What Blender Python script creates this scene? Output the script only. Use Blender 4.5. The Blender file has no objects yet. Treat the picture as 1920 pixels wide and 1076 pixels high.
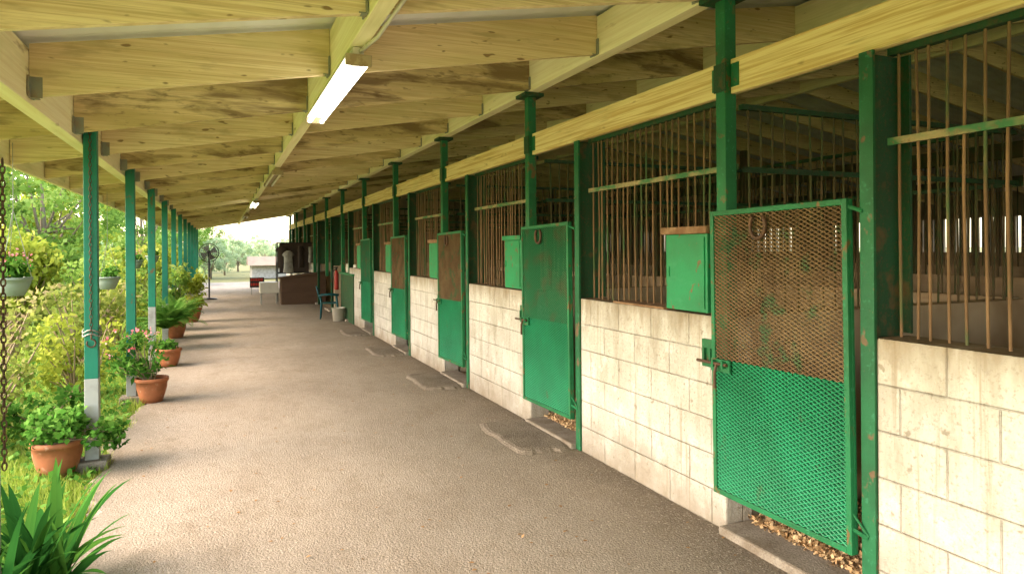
import bpy, math, random
import numpy as np
from mathutils import Vector, Matrix
random.seed(4); rng=np.random.default_rng(7)
scene=bpy.context.scene; COL=scene.collection
H=1.62
# ------------------------------------------------------------ materials
def make_mat(name, base, layers=(), rough=.75, metallic=0., bump=None, world=False, brick=None, spec=.3):
    m=bpy.data.materials.new(name); m.use_nodes=True
    nt=m.node_tree; N=nt.nodes; L=nt.links; N.clear()
    out=N.new('ShaderNodeOutputMaterial'); p=N.new('ShaderNodeBsdfPrincipled')
    L.new(p.outputs[0],out.inputs[0])
    p.inputs['Roughness'].default_value=rough; p.inputs['Metallic'].default_value=metallic
    p.inputs['Specular IOR Level'].default_value=spec
    geo=N.new('ShaderNodeNewGeometry')
    if world: co=geo.outputs['Position']
    else:
        tc=N.new('ShaderNodeTexCoord'); oi=N.new('ShaderNodeObjectInfo')
        mu=N.new('ShaderNodeVectorMath'); mu.operation='SCALE'; L.new(oi.outputs['Location'],mu.inputs[0]); mu.inputs['Scale'].default_value=3.17
        ad=N.new('ShaderNodeVectorMath'); ad.operation='ADD'
        L.new(tc.outputs['Object'],ad.inputs[0]); L.new(mu.outputs[0],ad.inputs[1]); co=ad.outputs[0]
    def noise(s,detail=3,rg=.6,dist=0.):
        mp=N.new('ShaderNodeMapping'); L.new(co,mp.inputs[0])
        if not isinstance(s,(tuple,list)): s=(s,s,s)
        mp.inputs['Scale'].default_value=s
        mp.inputs['Location'].default_value=(random.random()*9,random.random()*9,random.random()*9)
        n=N.new('ShaderNodeTexNoise'); L.new(mp.outputs[0],n.inputs['Vector'])
        n.inputs['Scale'].default_value=1.; n.inputs['Detail'].default_value=detail; n.inputs['Roughness'].default_value=rg
        n.inputs['Distortion'].default_value=dist
        return n.outputs['Fac']
    def mrange(v,lo,hi,f):
        r=N.new('ShaderNodeMapRange'); L.new(v,r.inputs[0]); r.inputs[1].default_value=lo; r.inputs[2].default_value=hi
        r.inputs[3].default_value=0; r.inputs[4].default_value=f; return r.outputs[0]
    def mth(op,a,b):
        r=N.new('ShaderNodeMath'); r.operation=op
        for i,x in enumerate((a,b)):
            if isinstance(x,(int,float)): r.inputs[i].default_value=x
            else: L.new(x,r.inputs[i])
        return r.outputs[0]
    rgb=N.new('ShaderNodeRGB'); rgb.outputs[0].default_value=(*base,1); cur=rgb.outputs[0]
    sep=N.new('ShaderNodeSeparateXYZ'); L.new(geo.outputs['Position'],sep.inputs[0])
    for l in layers:
        k=l.get('k','noise')
        if k=='randc':
            oi2=N.new('ShaderNodeObjectInfo'); f=mrange(oi2.outputs['Random'],l['r0'],l['r1'],l['f'])
        else:
            nz=noise(l.get('s',4.),l.get('d',3),l.get('rg',.6),l.get('dist',0.))
        if k=='noise': f=mrange(nz,l['lo'],l['hi'],l.get('f',1.))
        elif k in ('x','y','z'):
            v=mth('ADD',sep.outputs['XYZ'.index(k.upper())],mth('MULTIPLY',mth('SUBTRACT',nz,.5),l.get('amp',.5)))
            f=mrange(v,l['lo'],l['hi'],l.get('f',1.))
        elif k=='top':
            s2=N.new('ShaderNodeSeparateXYZ'); L.new(geo.outputs['Normal'],s2.inputs[0])
            f=mth('MULTIPLY',mrange(s2.outputs[2],.4,.8,1.),mrange(nz,l['lo'],l['hi'],l.get('f',1.)))
        mx=N.new('ShaderNodeMix'); mx.data_type='RGBA'; mx.blend_type=l.get('b','MIX')
        L.new(f,mx.inputs[0]); L.new(cur,mx.inputs[6]); mx.inputs[7].default_value=(*l['c'],1); cur=mx.outputs[2]
    hgt=None
    if brick:
        cb=N.new('ShaderNodeCombineXYZ'); L.new(mth('ADD',sep.outputs[1],sep.outputs[0]),cb.inputs[0]); L.new(sep.outputs[2],cb.inputs[1])
        bt=N.new('ShaderNodeTexBrick'); L.new(cb.outputs[0],bt.inputs[0]); bt.inputs['Scale'].default_value=1.
        bt.inputs['Brick Width'].default_value=.405; bt.inputs['Row Height'].default_value=.2035
        bt.inputs['Mortar Size'].default_value=.006; bt.inputs['Mortar Smooth'].default_value=.9
        bt.inputs['Color1'].default_value=(0,0,0,1); bt.inputs['Color2'].default_value=(1,1,1,1); bt.inputs['Mortar'].default_value=(.5,.5,.5,1)
        jm=mrange(noise(3.,3),.35,.62,.62)
        mx=N.new('ShaderNodeMix'); mx.data_type='RGBA'; mx.blend_type='MULTIPLY'
        L.new(mth('MULTIPLY',bt.outputs['Fac'],jm),mx.inputs[0]); L.new(cur,mx.inputs[6]); mx.inputs[7].default_value=(.5,.45,.37,1); cur=mx.outputs[2]
        mx=N.new('ShaderNodeMix'); mx.data_type='RGBA'; mx.blend_type='MULTIPLY'; mx.inputs[0].default_value=.12
        L.new(cur,mx.inputs[6]); L.new(bt.outputs['Color'],mx.inputs[7]); cur=mx.outputs[2]
        hgt=mth('MULTIPLY',bt.outputs['Fac'],-.7)
    L.new(cur,p.inputs['Base Color'])
    if bump:
        b=N.new('ShaderNodeBump'); nz=noise(bump[0],3,.65)
        if hgt: nz=mth('ADD',nz,hgt)
        L.new(nz,b.inputs['Height']); b.inputs['Strength'].default_value=bump[1]; b.inputs['Distance'].default_value=bump[2]
        L.new(b.outputs[0],p.inputs['Normal'])
    return m
def leaf_mat(name,cols,trans=.35):
    m=bpy.data.materials.new(name); m.use_nodes=True; nt=m.node_tree; N=nt.nodes; L=nt.links; N.clear()
    out=N.new('ShaderNodeOutputMaterial'); a=N.new('ShaderNodeAttribute'); a.attribute_name='tone'
    r=N.new('ShaderNodeValToRGB'); L.new(a.outputs['Fac'],r.inputs[0])
    e=r.color_ramp.elements
    for i,c in enumerate(cols):
        t=i/(len(cols)-1)
        if i==0: e[0].position=0; x=e[0]
        elif i==len(cols)-1: x=e[-1]; x.position=1
        else: x=e.new(t)
        x.color=(*c,1)
    d=N.new('ShaderNodeBsdfDiffuse'); t=N.new('ShaderNodeBsdfTranslucent')
    mx=N.new('ShaderNodeMixShader'); mx.inputs[0].default_value=trans
    L.new(r.outputs[0],d.inputs[0]); L.new(r.outputs[0],t.inputs[0]); L.new(d.outputs[0],mx.inputs[1]); L.new(t.outputs[0],mx.inputs[2])
    L.new(mx.outputs[0],out.inputs[0])
    return m
def emis(name,c,s):
    m=bpy.data.materials.new(name); m.use_nodes=True; nt=m.node_tree; nt.nodes.clear()
    o=nt.nodes.new('ShaderNodeOutputMaterial'); e=nt.nodes.new('ShaderNodeEmission'); e.inputs[0].default_value=(*c,1); e.inputs[1].default_value=s
    nt.links.new(e.outputs[0],o.inputs[0]); return m
grain=dict(s=(1.0,45,60),lo=.38,hi=.64,c=(.6,.42,.18),f=.6,d=3)
grain2=dict(s=(2.2,110,140),lo=.5,hi=.68,c=(.45,.31,.12),f=.5,d=2)
M_raft=make_mat('rafter_wood',(.92,.77,.46),[
  dict(k='randc',r0=.2,r1=1.,c=(.77,.6,.31),f=.65), grain, grain2,
  dict(s=(.8,4,5),lo=.5,hi=.7,c=(.62,.53,.22),f=.6),
  dict(s=(2.2,6,10),lo=.57,hi=.68,c=(.4,.3,.13),f=.5,d=4),
  dict(s=(8,14,22),lo=.69,hi=.74,c=(.2,.11,.04),f=.8,d=1)],rough=.9,bump=((3,60,80),.35,.01))
M_raftd=make_mat('stained_rafter_wood',(.78,.63,.34),[
  grain, grain2,
  dict(s=(.9,4,7),lo=.42,hi=.6,c=(.5,.38,.16),f=.8),
  dict(s=(1.5,5,8),lo=.47,hi=.6,c=(.19,.12,.05),f=.82,dist=.5,d=5),
  dict(s=(7,12,20),lo=.58,hi=.68,c=(.13,.08,.035),f=.6,d=3)],rough=.9,bump=((3,60,80),.35,.01))
M_beam=make_mat('beam_wood',(.92,.83,.52),[
  dict(s=(30,1.0,45),lo=.4,hi=.7,c=(.76,.63,.31),f=.7,d=3),
  dict(s=(3,1.0,5),lo=.52,hi=.7,c=(.62,.59,.26),f=.6),
  dict(s=(6,2.2,12),lo=.66,hi=.75,c=(.3,.2,.07),f=.7)],rough=.8,bump=((30,2,40),.3,.01))
M_head=make_mat('header_wood',(.88,.69,.33),[
  dict(s=(18,1.0,44),lo=.44,hi=.6,c=(.62,.39,.13),f=.85,d=3,dist=.8),
  dict(s=(3,1.0,5),lo=.55,hi=.7,c=(.7,.58,.25),f=.5),
  dict(s=(14,2.,24),lo=.6,hi=.7,c=(.4,.27,.1),f=.5),
  dict(s=(5,3,9),lo=.67,hi=.73,c=(.3,.17,.06),f=.7)],rough=.75,bump=((30,2,40),.25,.01))
M_roof=make_mat('roof_metal',(.78,.78,.73),[dict(s=(3,1,1),lo=.45,hi=.7,c=(.62,.6,.5),f=.6)],rough=.6)
M_post=make_mat('teal_paint',(.012,.19,.12),[
  dict(s=3,lo=.4,hi=.7,c=(.01,.12,.075),f=.75),dict(s=(14,14,8),lo=.65,hi=.71,c=(.16,.06,.02),f=.8)],rough=.45,bump=(30,.2,.01))
M_green=make_mat('green_paint',(.014,.16,.058),[
  dict(s=3,lo=.4,hi=.7,c=(.014,.09,.03),f=.85),dict(s=(12,12,9),lo=.6,hi=.67,c=(.18,.08,.03),f=.8),dict(s=40,lo=.62,hi=.7,c=(.05,.26,.13),f=.5)],rough=.5,bump=(40,.25,.01))
M_jamb=make_mat('dark_green_paint',(.014,.075,.028),[
  dict(s=4,lo=.4,hi=.7,c=(.025,.045,.02),f=.7),dict(s=(9,9,7),lo=.58,hi=.7,c=(.15,.075,.03),f=.6),dict(s=60,lo=.55,hi=.68,c=(.1,.055,.025),f=.6)],rough=.55,bump=(40,.3,.01))
M_edge=make_mat('rust_edge_paint',(.016,.13,.05),[
  dict(s=4,lo=.4,hi=.65,c=(.014,.075,.03),f=.7),
  dict(s=(10,10,7),lo=.59,hi=.64,c=(.2,.09,.055),f=.7),dict(s=30,lo=.6,hi=.7,c=(.05,.24,.13),f=.5)],rough=.55,bump=(40,.3,.01))
M_mesh=make_mat('green_mesh_paint',(.012,.25,.1),[
  dict(s=3,lo=.35,hi=.7,c=(.01,.15,.055),f=.8),dict(s=(8,8,5),lo=.64,hi=.71,c=(.1,.09,.03),f=.6)],rough=.4)
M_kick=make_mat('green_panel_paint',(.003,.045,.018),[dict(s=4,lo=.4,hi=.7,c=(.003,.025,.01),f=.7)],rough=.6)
M_box=make_mat('feed_box_paint',(.014,.23,.085),[
  dict(s=3,lo=.4,hi=.7,c=(.02,.14,.05),f=.75),dict(s=(5,5,14),lo=.56,hi=.7,c=(.06,.3,.15),f=.4),dict(s=(16,16,10),lo=.61,hi=.67,c=(.17,.07,.03),f=.8)],rough=.45,bump=(30,.2,.01))
M_rust=make_mat('rusty_mesh',(.13,.08,.037),[
  dict(s=5,lo=.4,hi=.65,c=(.22,.15,.07),f=.7),dict(s=9,lo=.56,hi=.66,c=(.035,.12,.045),f=.7)],rough=.85)
M_mid=make_mat('worn_green_mesh',(.012,.14,.05),[dict(s=6,lo=.5,hi=.66,c=(.09,.09,.035),f=.7)],rough=.6)
M_bar=make_mat('rusty_bars',(.15,.09,.045),[dict(s=(10,10,3),lo=.45,hi=.65,c=(.25,.155,.08),f=.8),dict(s=(6,6,2),lo=.56,hi=.65,c=(.035,.11,.04),f=.8)],rough=.85)
M_rail=make_mat('rusty_green_rail',(.05,.17,.07),[dict(s=(10,5,10),lo=.42,hi=.58,c=(.36,.28,.15),f=.85),dict(s=40,lo=.55,hi=.65,c=(.2,.12,.06),f=.6)],rough=.8,bump=(60,.4,.004))
M_bard=make_mat('dark_bars',(.11,.08,.04),[dict(s=6,lo=.45,hi=.65,c=(.05,.11,.04),f=.6)],rough=.8)
M_iron=make_mat('old_iron',(.1,.06,.04),[dict(s=20,lo=.5,hi=.7,c=(.2,.11,.05),f=.7)],rough=.6,metallic=.5)
M_steel=make_mat('galvanised_steel',(.3,.3,.27),[dict(s=20,lo=.5,hi=.7,c=(.15,.13,.1),f=.7)],rough=.5,metallic=.5)
M_hang=make_mat('joist_hanger_steel',(.25,.26,.19),[dict(s=14,lo=.5,hi=.7,c=(.28,.18,.09),f=.7)],rough=.6)
M_wall=make_mat('painted_block',(.6,.58,.51),[
  dict(s=1.8,lo=.4,hi=.62,c=(.46,.43,.36),f=.85,d=5),dict(s=(7,7,2.2),lo=.5,hi=.68,c=(.36,.33,.255),f=.7,d=5),
  dict(s=5,lo=.58,hi=.63,c=(.68,.66,.6),f=.5,d=5),
  dict(s=(24,24,.9),lo=.6,hi=.72,c=(.34,.285,.2),f=.65),
  dict(k='z',lo=.3,hi=-.04,amp=.5,s=4,c=(.23,.18,.12),f=.85,d=5),
  dict(k='z',lo=1.05,hi=1.26,amp=.36,s=(12,12,3),c=(.26,.2,.12),f=.85),
  dict(s=60,lo=.54,hi=.7,c=(.32,.28,.22),f=.65),
  dict(s=14,lo=.65,hi=.71,c=(.22,.18,.12),f=.65),
  dict(k='top',s=6,lo=.2,hi=.5,c=(.2,.145,.08),f=.9)],rough=.95,bump=(45,1.,.01),world=True,brick=True,spec=.1)
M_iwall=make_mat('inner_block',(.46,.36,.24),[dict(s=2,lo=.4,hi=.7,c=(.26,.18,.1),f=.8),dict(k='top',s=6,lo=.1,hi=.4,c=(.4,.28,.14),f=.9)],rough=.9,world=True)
M_path=make_mat('worn_pavement',(.385,.34,.28),[
  dict(s=(1.3,.7,1),lo=.42,hi=.66,c=(.3,.26,.21),f=.75,d=5),
  dict(s=.55,lo=.5,hi=.72,c=(.44,.395,.33),f=.6),
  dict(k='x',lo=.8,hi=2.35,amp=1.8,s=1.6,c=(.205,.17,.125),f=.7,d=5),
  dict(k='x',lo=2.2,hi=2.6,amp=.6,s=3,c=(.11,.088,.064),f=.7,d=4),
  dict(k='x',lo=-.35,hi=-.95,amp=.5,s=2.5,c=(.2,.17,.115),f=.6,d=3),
  dict(s=(95,95,95),lo=.48,hi=.62,c=(.19,.155,.115),f=.6,d=3,rg=.75),
  dict(s=(75,75,75),lo=.56,hi=.68,c=(.58,.52,.42),f=.55,d=2,rg=.7),
  dict(s=(22,14,20),lo=.5,hi=.66,c=(.24,.2,.15),f=.4,d=4,rg=.7),
  dict(s=(3.4,1.8,4),lo=.52,hi=.68,c=(.21,.17,.12),f=.4,d=6,rg=.75)],rough=1.,bump=(75,1.,.012),world=True,spec=.05)
M_sill=make_mat('sill_concrete',(.29,.255,.205),[dict(s=5,lo=.4,hi=.65,c=(.17,.135,.095),f=.85,d=5),dict(s=90,lo=.5,hi=.65,c=(.13,.1,.07),f=.6)],rough=.95,bump=(70,.7,.008),world=True,spec=.1)
M_pad=make_mat('pad_asphalt',(.23,.195,.15),[dict(s=5,lo=.4,hi=.7,c=(.13,.105,.08),f=.8,d=5),dict(s=80,lo=.52,hi=.65,c=(.36,.31,.25),f=.5),dict(s=60,lo=.52,hi=.65,c=(.1,.08,.06),f=.5)],rough=1,bump=(70,1.,.012),world=True,spec=.05)
M_dirt=make_mat('stall_dirt',(.34,.24,.14),[dict(s=8,lo=.4,hi=.6,c=(.18,.12,.07),f=.8),dict(s=60,lo=.55,hi=.65,c=(.46,.32,.18),f=.7)],rough=1,bump=(50,.8,.02),world=True)
M_shav=leaf_mat('wood_shavings_mat',[(.25,.14,.06),(.5,.33,.17),(.7,.52,.3)],.1)
M_gnd=make_mat('garden_soil_grass',(.18,.27,.05),[dict(s=1.2,lo=.4,hi=.65,c=(.3,.37,.08),f=.8),dict(s=6,lo=.57,hi=.68,c=(.15,.12,.06),f=.7),dict(k='x',lo=-1.15,hi=-.85,amp=.3,s=5,c=(.17,.13,.075),f=.7)],rough=1,bump=(30,.8,.03),world=True)
M_pgrey=make_mat('grey_post_base',(.34,.36,.34),[dict(s=8,lo=.5,hi=.7,c=(.2,.19,.16),f=.7)],rough=.6)
M_terra=make_mat('terracotta',(.36,.13,.055),[dict(s=7,lo=.45,hi=.7,c=(.2,.08,.033),f=.8),dict(s=15,lo=.6,hi=.7,c=(.48,.32,.21),f=.5)],rough=.75,bump=(30,.3,.005))
M_soil=make_mat('potting_soil',(.05,.032,.018),rough=1,bump=(60,.8,.02))
M_white=make_mat('white_enamel',(.62,.58,.48),[dict(s=6,lo=.5,hi=.7,c=(.5,.42,.3),f=.5)],rough=.4)
M_rustpl=make_mat('dull_fixture_enamel',(.45,.35,.2),[dict(s=20,lo=.5,hi=.6,c=(.3,.2,.1),f=.7)],rough=.6)
M_tube=emis('lit_tube',(1,.97,.88),12.); M_tubeoff=make_mat('unlit_tube',(.7,.6,.45),rough=.3)
M_bark=make_mat('bark',(.24,.19,.13),[dict(s=(8,8,2),lo=.4,hi=.65,c=(.12,.09,.06),f=.8)],rough=.95)
M_twig=make_mat('twig',(.28,.21,.13),[dict(s=8,lo=.4,hi=.65,c=(.38,.31,.2),f=.8)],rough=.95)
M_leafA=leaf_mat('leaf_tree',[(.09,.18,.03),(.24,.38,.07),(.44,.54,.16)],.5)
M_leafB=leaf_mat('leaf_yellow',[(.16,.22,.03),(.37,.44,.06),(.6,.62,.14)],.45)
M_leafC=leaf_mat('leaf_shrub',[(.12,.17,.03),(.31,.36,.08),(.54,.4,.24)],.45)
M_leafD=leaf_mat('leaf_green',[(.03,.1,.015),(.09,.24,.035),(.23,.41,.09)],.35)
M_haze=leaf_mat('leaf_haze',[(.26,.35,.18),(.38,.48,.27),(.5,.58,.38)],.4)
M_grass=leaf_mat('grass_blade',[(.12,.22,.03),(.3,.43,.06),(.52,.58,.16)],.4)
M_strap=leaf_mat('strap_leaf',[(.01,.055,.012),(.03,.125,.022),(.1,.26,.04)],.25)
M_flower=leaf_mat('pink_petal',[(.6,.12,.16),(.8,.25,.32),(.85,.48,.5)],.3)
M_brown=make_mat('desk_wood',(.1,.055,.03),[dict(s=(1.5,1.5,9),lo=.4,hi=.7,c=(.07,.036,.02),f=.6)],rough=.6)
M_plchair=make_mat('dark_plastic',(.012,.09,.1),rough=.35)
M_red=make_mat('red_paint',(.34,.03,.02),rough=.45)
M_black=make_mat('black_plastic',(.02,.02,.02),rough=.4)
M_cloth=make_mat('pale_cloth',(.42,.41,.37),[dict(s=8,lo=.4,hi=.7,c=(.24,.23,.2),f=.8)],rough=.95)
M_dcloth=make_mat('dark_cloth',(.08,.06,.05),rough=.95)
M_tan=make_mat('shed_roof_brown',(.3,.23,.16),[dict(s=3,lo=.4,hi=.7,c=(.2,.14,.1),f=.7)],rough=.9)
M_hp=make_mat('hanging_pot_plastic',(.24,.3,.25),rough=.6)
# ------------------------------------------------------------ mesh builder
class MB:
    def __init__(s): s.v=[]; s.f=[]; s.m=[]
    def add(s,vs,fs,mi=0):
        o=len(s.v); s.v+= [tuple(x) for x in vs]; s.f+=[tuple(i+o for i in f) for f in fs]; s.m+=[mi]*len(fs); return s
    def box(s,x0,x1,y0,y1,z0,z1,mi=0,sh=0.):
        vs=[(x,y,z+sh*x) for x in (x0,x1) for y in (y0,y1) for z in (z0,z1)]
        return s.add(vs,[(0,1,3,2),(4,6,7,5),(0,4,5,1),(2,3,7,6),(0,2,6,4),(1,5,7,3)],mi)
    def tube(s,pts,rad,n=6,mi=0,cap=True):
        pts=[Vector(p) for p in pts]
        if not isinstance(rad,(list,tuple)): rad=[rad]*len(pts)
        vs=[];fs=[]; t0=(pts[1]-pts[0]).normalized(); a=t0.orthogonal().normalized()
        for i,p in enumerate(pts):
            t=(pts[min(i+1,len(pts)-1)]-pts[max(i-1,0)]).normalized()
            a=(a-t*a.dot(t)).normalized(); b=t.cross(a)
            for k in range(n):
                g=2*math.pi*k/n; vs.append(p+(a*math.cos(g)+b*math.sin(g))*rad[i])
        for i in range(len(pts)-1):
            for k in range(n):
                k2=(k+1)%n; fs.append((i*n+k,i*n+k2,(i+1)*n+k2,(i+1)*n+k))
        if cap: fs.append(tuple(range(n))[::-1]); fs.append(tuple((len(pts)-1)*n+k for k in range(n)))
        return s.add(vs,fs,mi)
    def lathe(s,prof,n=24,c=(0,0,0),mi=0):
        vs=[];fs=[]
        for r,z in prof:
            for k in range(n):
                g=2*math.pi*k/n; vs.append((c[0]+r*math.cos(g),c[1]+r*math.sin(g),c[2]+z))
        for i in range(len(prof)-1):
            for k in range(n):
                k2=(k+1)%n; fs.append((i*n+k,i*n+k2,(i+1)*n+k2,(i+1)*n+k))
        return s.add(vs,fs,mi)
    def mesh(s,name,mats,smooth=False):
        me=bpy.data.meshes.new(name); me.from_pydata(s.v,[],s.f)
        for m in (mats if isinstance(mats,(list,tuple)) else [mats]): me.materials.append(m)
        me.polygons.foreach_set('material_index',s.m)
        if smooth: me.polygons.foreach_set('use_smooth',[True]*len(s.f))
        me.update(); return me
def obj(name,data,loc=(0,0,0),parent=None,label=None,cat=None,group=None,kind=None,bevel=0,rotz=0):
    o=bpy.data.objects.new(name,data); COL.objects.link(o); o.location=loc; o.rotation_euler=(0,0,rotz)
    if parent: o.parent=parent
    if label: o['label']=label
    if cat: o['category']=cat
    if group: o['group']=group
    if kind: o['kind']=kind
    if bevel:
        b=o.modifiers.new('bevel','BEVEL'); b.width=bevel; b.segments=2; b.limit_method='ANGLE'
    return o
def np_mesh(name,V,F,mat,tone=None):
    me=bpy.data.meshes.new(name); k=F.shape[1]
    me.vertices.add(len(V)); me.vertices.foreach_set('co',V.astype(np.float32).ravel())
    me.loops.add(F.size); me.loops.foreach_set('vertex_index',F.astype(np.int32).ravel())
    me.polygons.add(len(F)); me.polygons.foreach_set('loop_start',np.arange(0,F.size,k,dtype=np.int32))
    me.materials.append(mat); me.update(calc_edges=True)
    if tone is not None:
        a=me.attributes.new('tone','FLOAT','FACE'); a.data.foreach_set('value',np.clip(tone,0,1).astype(np.float32))
    return me
def leaves(name,P,L,W,mat,tone,up=.5,D=None):
    n=len(P)
    if D is None:
        D=rng.normal(size=(n,3)); D[:,2]-=.15
    D=D/np.linalg.norm(D,axis=1)[:,None]
    U=rng.normal(size=(n,3))*(1-up)+np.array([0,0,up]); S=np.cross(D,U); S/=np.linalg.norm(S,axis=1)[:,None]+1e-9
    L=np.broadcast_to(L,(n,))*rng.uniform(.7,1.3,n); L=L[:,None]; Wd=L*W
    Nn=np.cross(S,D)
    V=np.stack([P,P+D*L*.45+S*Wd+Nn*L*.08,P+D*L,P+D*L*.45-S*Wd+Nn*L*.08],1).reshape(-1,3)
    F=np.arange(4*n).reshape(n,4)
    return np_mesh(name,V,F,mat,tone)
def clump_pts(C,R,per,flat=.8):
    P=[];T=[]
    for c,r in zip(C,R):
        q=rng.normal(size=(per,3)); q/=np.linalg.norm(q,axis=1)[:,None]; q*=(rng.uniform(.25,1,per)**.5)[:,None]*r; q[:,2]*=flat
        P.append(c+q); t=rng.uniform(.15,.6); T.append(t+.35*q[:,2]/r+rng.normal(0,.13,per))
    return np.concatenate(P),np.concatenate(T)
# ------------------------------------------------------------ ground, path
YB=-9.
mb=MB(); g=600
mb.add([(-g,-g,-.05),(g,-g,-.05),(g,g,-.05),(-g,g,-.05)],[(0,1,2,3)])
obj('ground',mb.mesh('ground',M_gnd),kind='structure',label='grass and soil ground around the stable',cat='ground')
ys=np.arange(YB,32,.06); vs=[];fs=[]
def edge(y): return -.80+.05*math.sin(y*1.7)+.035*math.sin(y*5.3+1)+.02*math.sin(y*13)+.012*math.sin(y*31)
for y in ys: vs+= [(edge(y),y,0),(2.9,y,0),(edge(y)-.06,y,-.05)]
for i in range(len(ys)-1):
    a=i*3; fs+=[(a,a+1,a+4,a+3),(a+2,a,a+3,a+5)]
obj('walkway_pavement',MB().add(vs,fs).mesh('walkway_pavement',M_path),kind='structure',label='worn tan pavement between posts and stalls',cat='pavement')
mb=MB(); mb.add([(-3,32,-.02),(30,31.88,-.02),(30,40,-.02),(-2,38,-.02)],[(0,1,2,3)])
obj('yard_pavement',mb.mesh('yard_pavement',M_path),kind='structure',label='pale paved yard beyond the covered walkway',cat='pavement')
mb=MB(); mb.add([(2.7,YB,.012),(17,YB,.012),(17,31.5,.012),(2.7,31.5,.012)],[(0,1,2,3)])
obj('stall_floor_ground',mb.mesh('stall_floor_ground',M_dirt),kind='structure',label='brown dirt floor inside the stalls',cat='ground')
# ------------------------------------------------------------ roof
SL=.17
def zb(x): return 2.626+SL*x
roof=obj('barn_roof',None,label='long lean wooden stable roof with yellow rafters and beams',cat='roof')
Y0,Y1=YB-.2,31.2
mb=MB(); yy=np.arange(Y0,Y1,.04); vs=[];fs=[]
prof=[(-1.68,zb(-1.68)+.312),(8.45,zb(8.45)+.312),(17.5,zb(8.45)+.312-SL*9.05)]
for i,y in enumerate(yy):
    dz=.009*math.sin(i*math.pi/2)
    for x,z in prof: vs.append((x,y,z+dz))
for i in range(len(yy)-1):
    a=i*3; fs+=[(a,a+1,a+4,a+3),(a+1,a+2,a+5,a+4)]
obj('roof_sheet',mb.add(vs,fs).mesh('roof_sheet',M_roof),parent=roof)
beams=[(-1.06,-.96),(.645,.73),(2.60,2.70),(4.56,4.65),(6.5,6.6),(8.4,8.5)]
for a,b in beams:
    obj('beam',MB().box(a,b,Y0,Y1,0,.30).mesh('beam',M_beam),loc=(0,0,zb((a+b)/2)-.025),parent=roof,bevel=.004)
obj('fascia',MB().box(-1.66,-1.625,Y0,Y1,zb(-1.65)-.005,zb(-1.65)+.3).mesh('fascia',M_beam),parent=roof)
spans=[(-1.62,-1.063),(-.957,.642),(.733,2.597),(2.703,4.557),(4.653,6.497),(6.603,8.397)]
hm=MB().box(-.004,.04,-.028,.028,-.005,.0).box(-.0,.008,-.07,-.0215,-.004,.11).box(.0,.008,.0215,.05,-.004,.11).box(0,.06,-.0245,-.0215,-.004,.11).mesh('joist_hanger',M_hang)
rm=[[MB().box(a,b,-.021,.021,0,.29,sh=SL).mesh('rafter',m) for a,b in spans] for m in (M_raft,M_raftd)]
yj=[3.25+1.22*k for k in range(-10,23)]
cnt=0; rest=MB()
order=sorted([(abs(y-5)+ (0 if si<4 else 25),y,si,k) for k,y in enumerate(yj) for si in range(6)])
for _,y,si,k in order:
    if cnt<98 and si<4:
        dark=(k%2==0) and k!=10
        if (k*7+si*3)%11==0: dark=not dark
        r=obj('rafter',rm[int(dark)][si],loc=(0,y,2.626),parent=roof); cnt+=1
        if 1<y<16 and si in (1,2):
            a,b=spans[si]
            h=obj('joist_hanger',hm,loc=(b-.001,0,b*SL),parent=r); h.rotation_euler=(0,0,math.pi)
            if si==1: obj('joist_hanger',hm,loc=(a+.001,0,a*SL),parent=r)
    else:
        a,b=spans[si]; rest.add([(x,y+dy,2.626+z+SL*x) for x in (a,b) for dy in (-.021,.021) for z in (0,.29)],[(0,1,3,2),(4,6,7,5),(0,4,5,1),(2,3,7,6),(0,2,6,4),(1,5,7,3)])
obj('far_rafters',rest.mesh('far_rafters',M_raft),parent=roof,kind='stuff')
mb=MB()
for y in yj:
    mb.add([(x,y+dy,zb(8.45)+z-SL*(x-8.45)) for x in (8.5,17.3) for dy in (-.021,.021) for z in (0,.29)],[(0,1,3,2),(4,6,7,5),(0,4,5,1),(2,3,7,6),(0,2,6,4),(1,5,7,3)])
obj('back_slope_rafters',mb.mesh('back_slope_rafters',M_raft),parent=roof,kind='stuff')
# ------------------------------------------------------------ left posts
def leftpost(x,y,zg,lab):
    mb=MB().box(-.045,.045,-.04,.04,zg,2.72 ,0).box(-.047,.047,-.042,.042,.05,zg,1)
    o=obj('roof_post',None,loc=(x,y,0),label=lab,cat='post',group='posts along the garden side')
    obj('shaft',mb.mesh('shaft',[M_post,M_pgrey]),parent=o,bevel=.004)
    obj('footing',MB().box(-.11,.11,-.1,.1,-.05,.05).mesh('footing',M_sill),parent=o,bevel=.012)
    return o
zgs={0:.7,1:.66,2:.27,3:.83,4:.7}
for k in range(0,12):
    leftpost(-.908 if k else -.925,6.02-2.44+2.44*k-(.06 if k==0 else 0),zgs.get(k,.5),'teal painted roof post with grey foot beside the garden')
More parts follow.
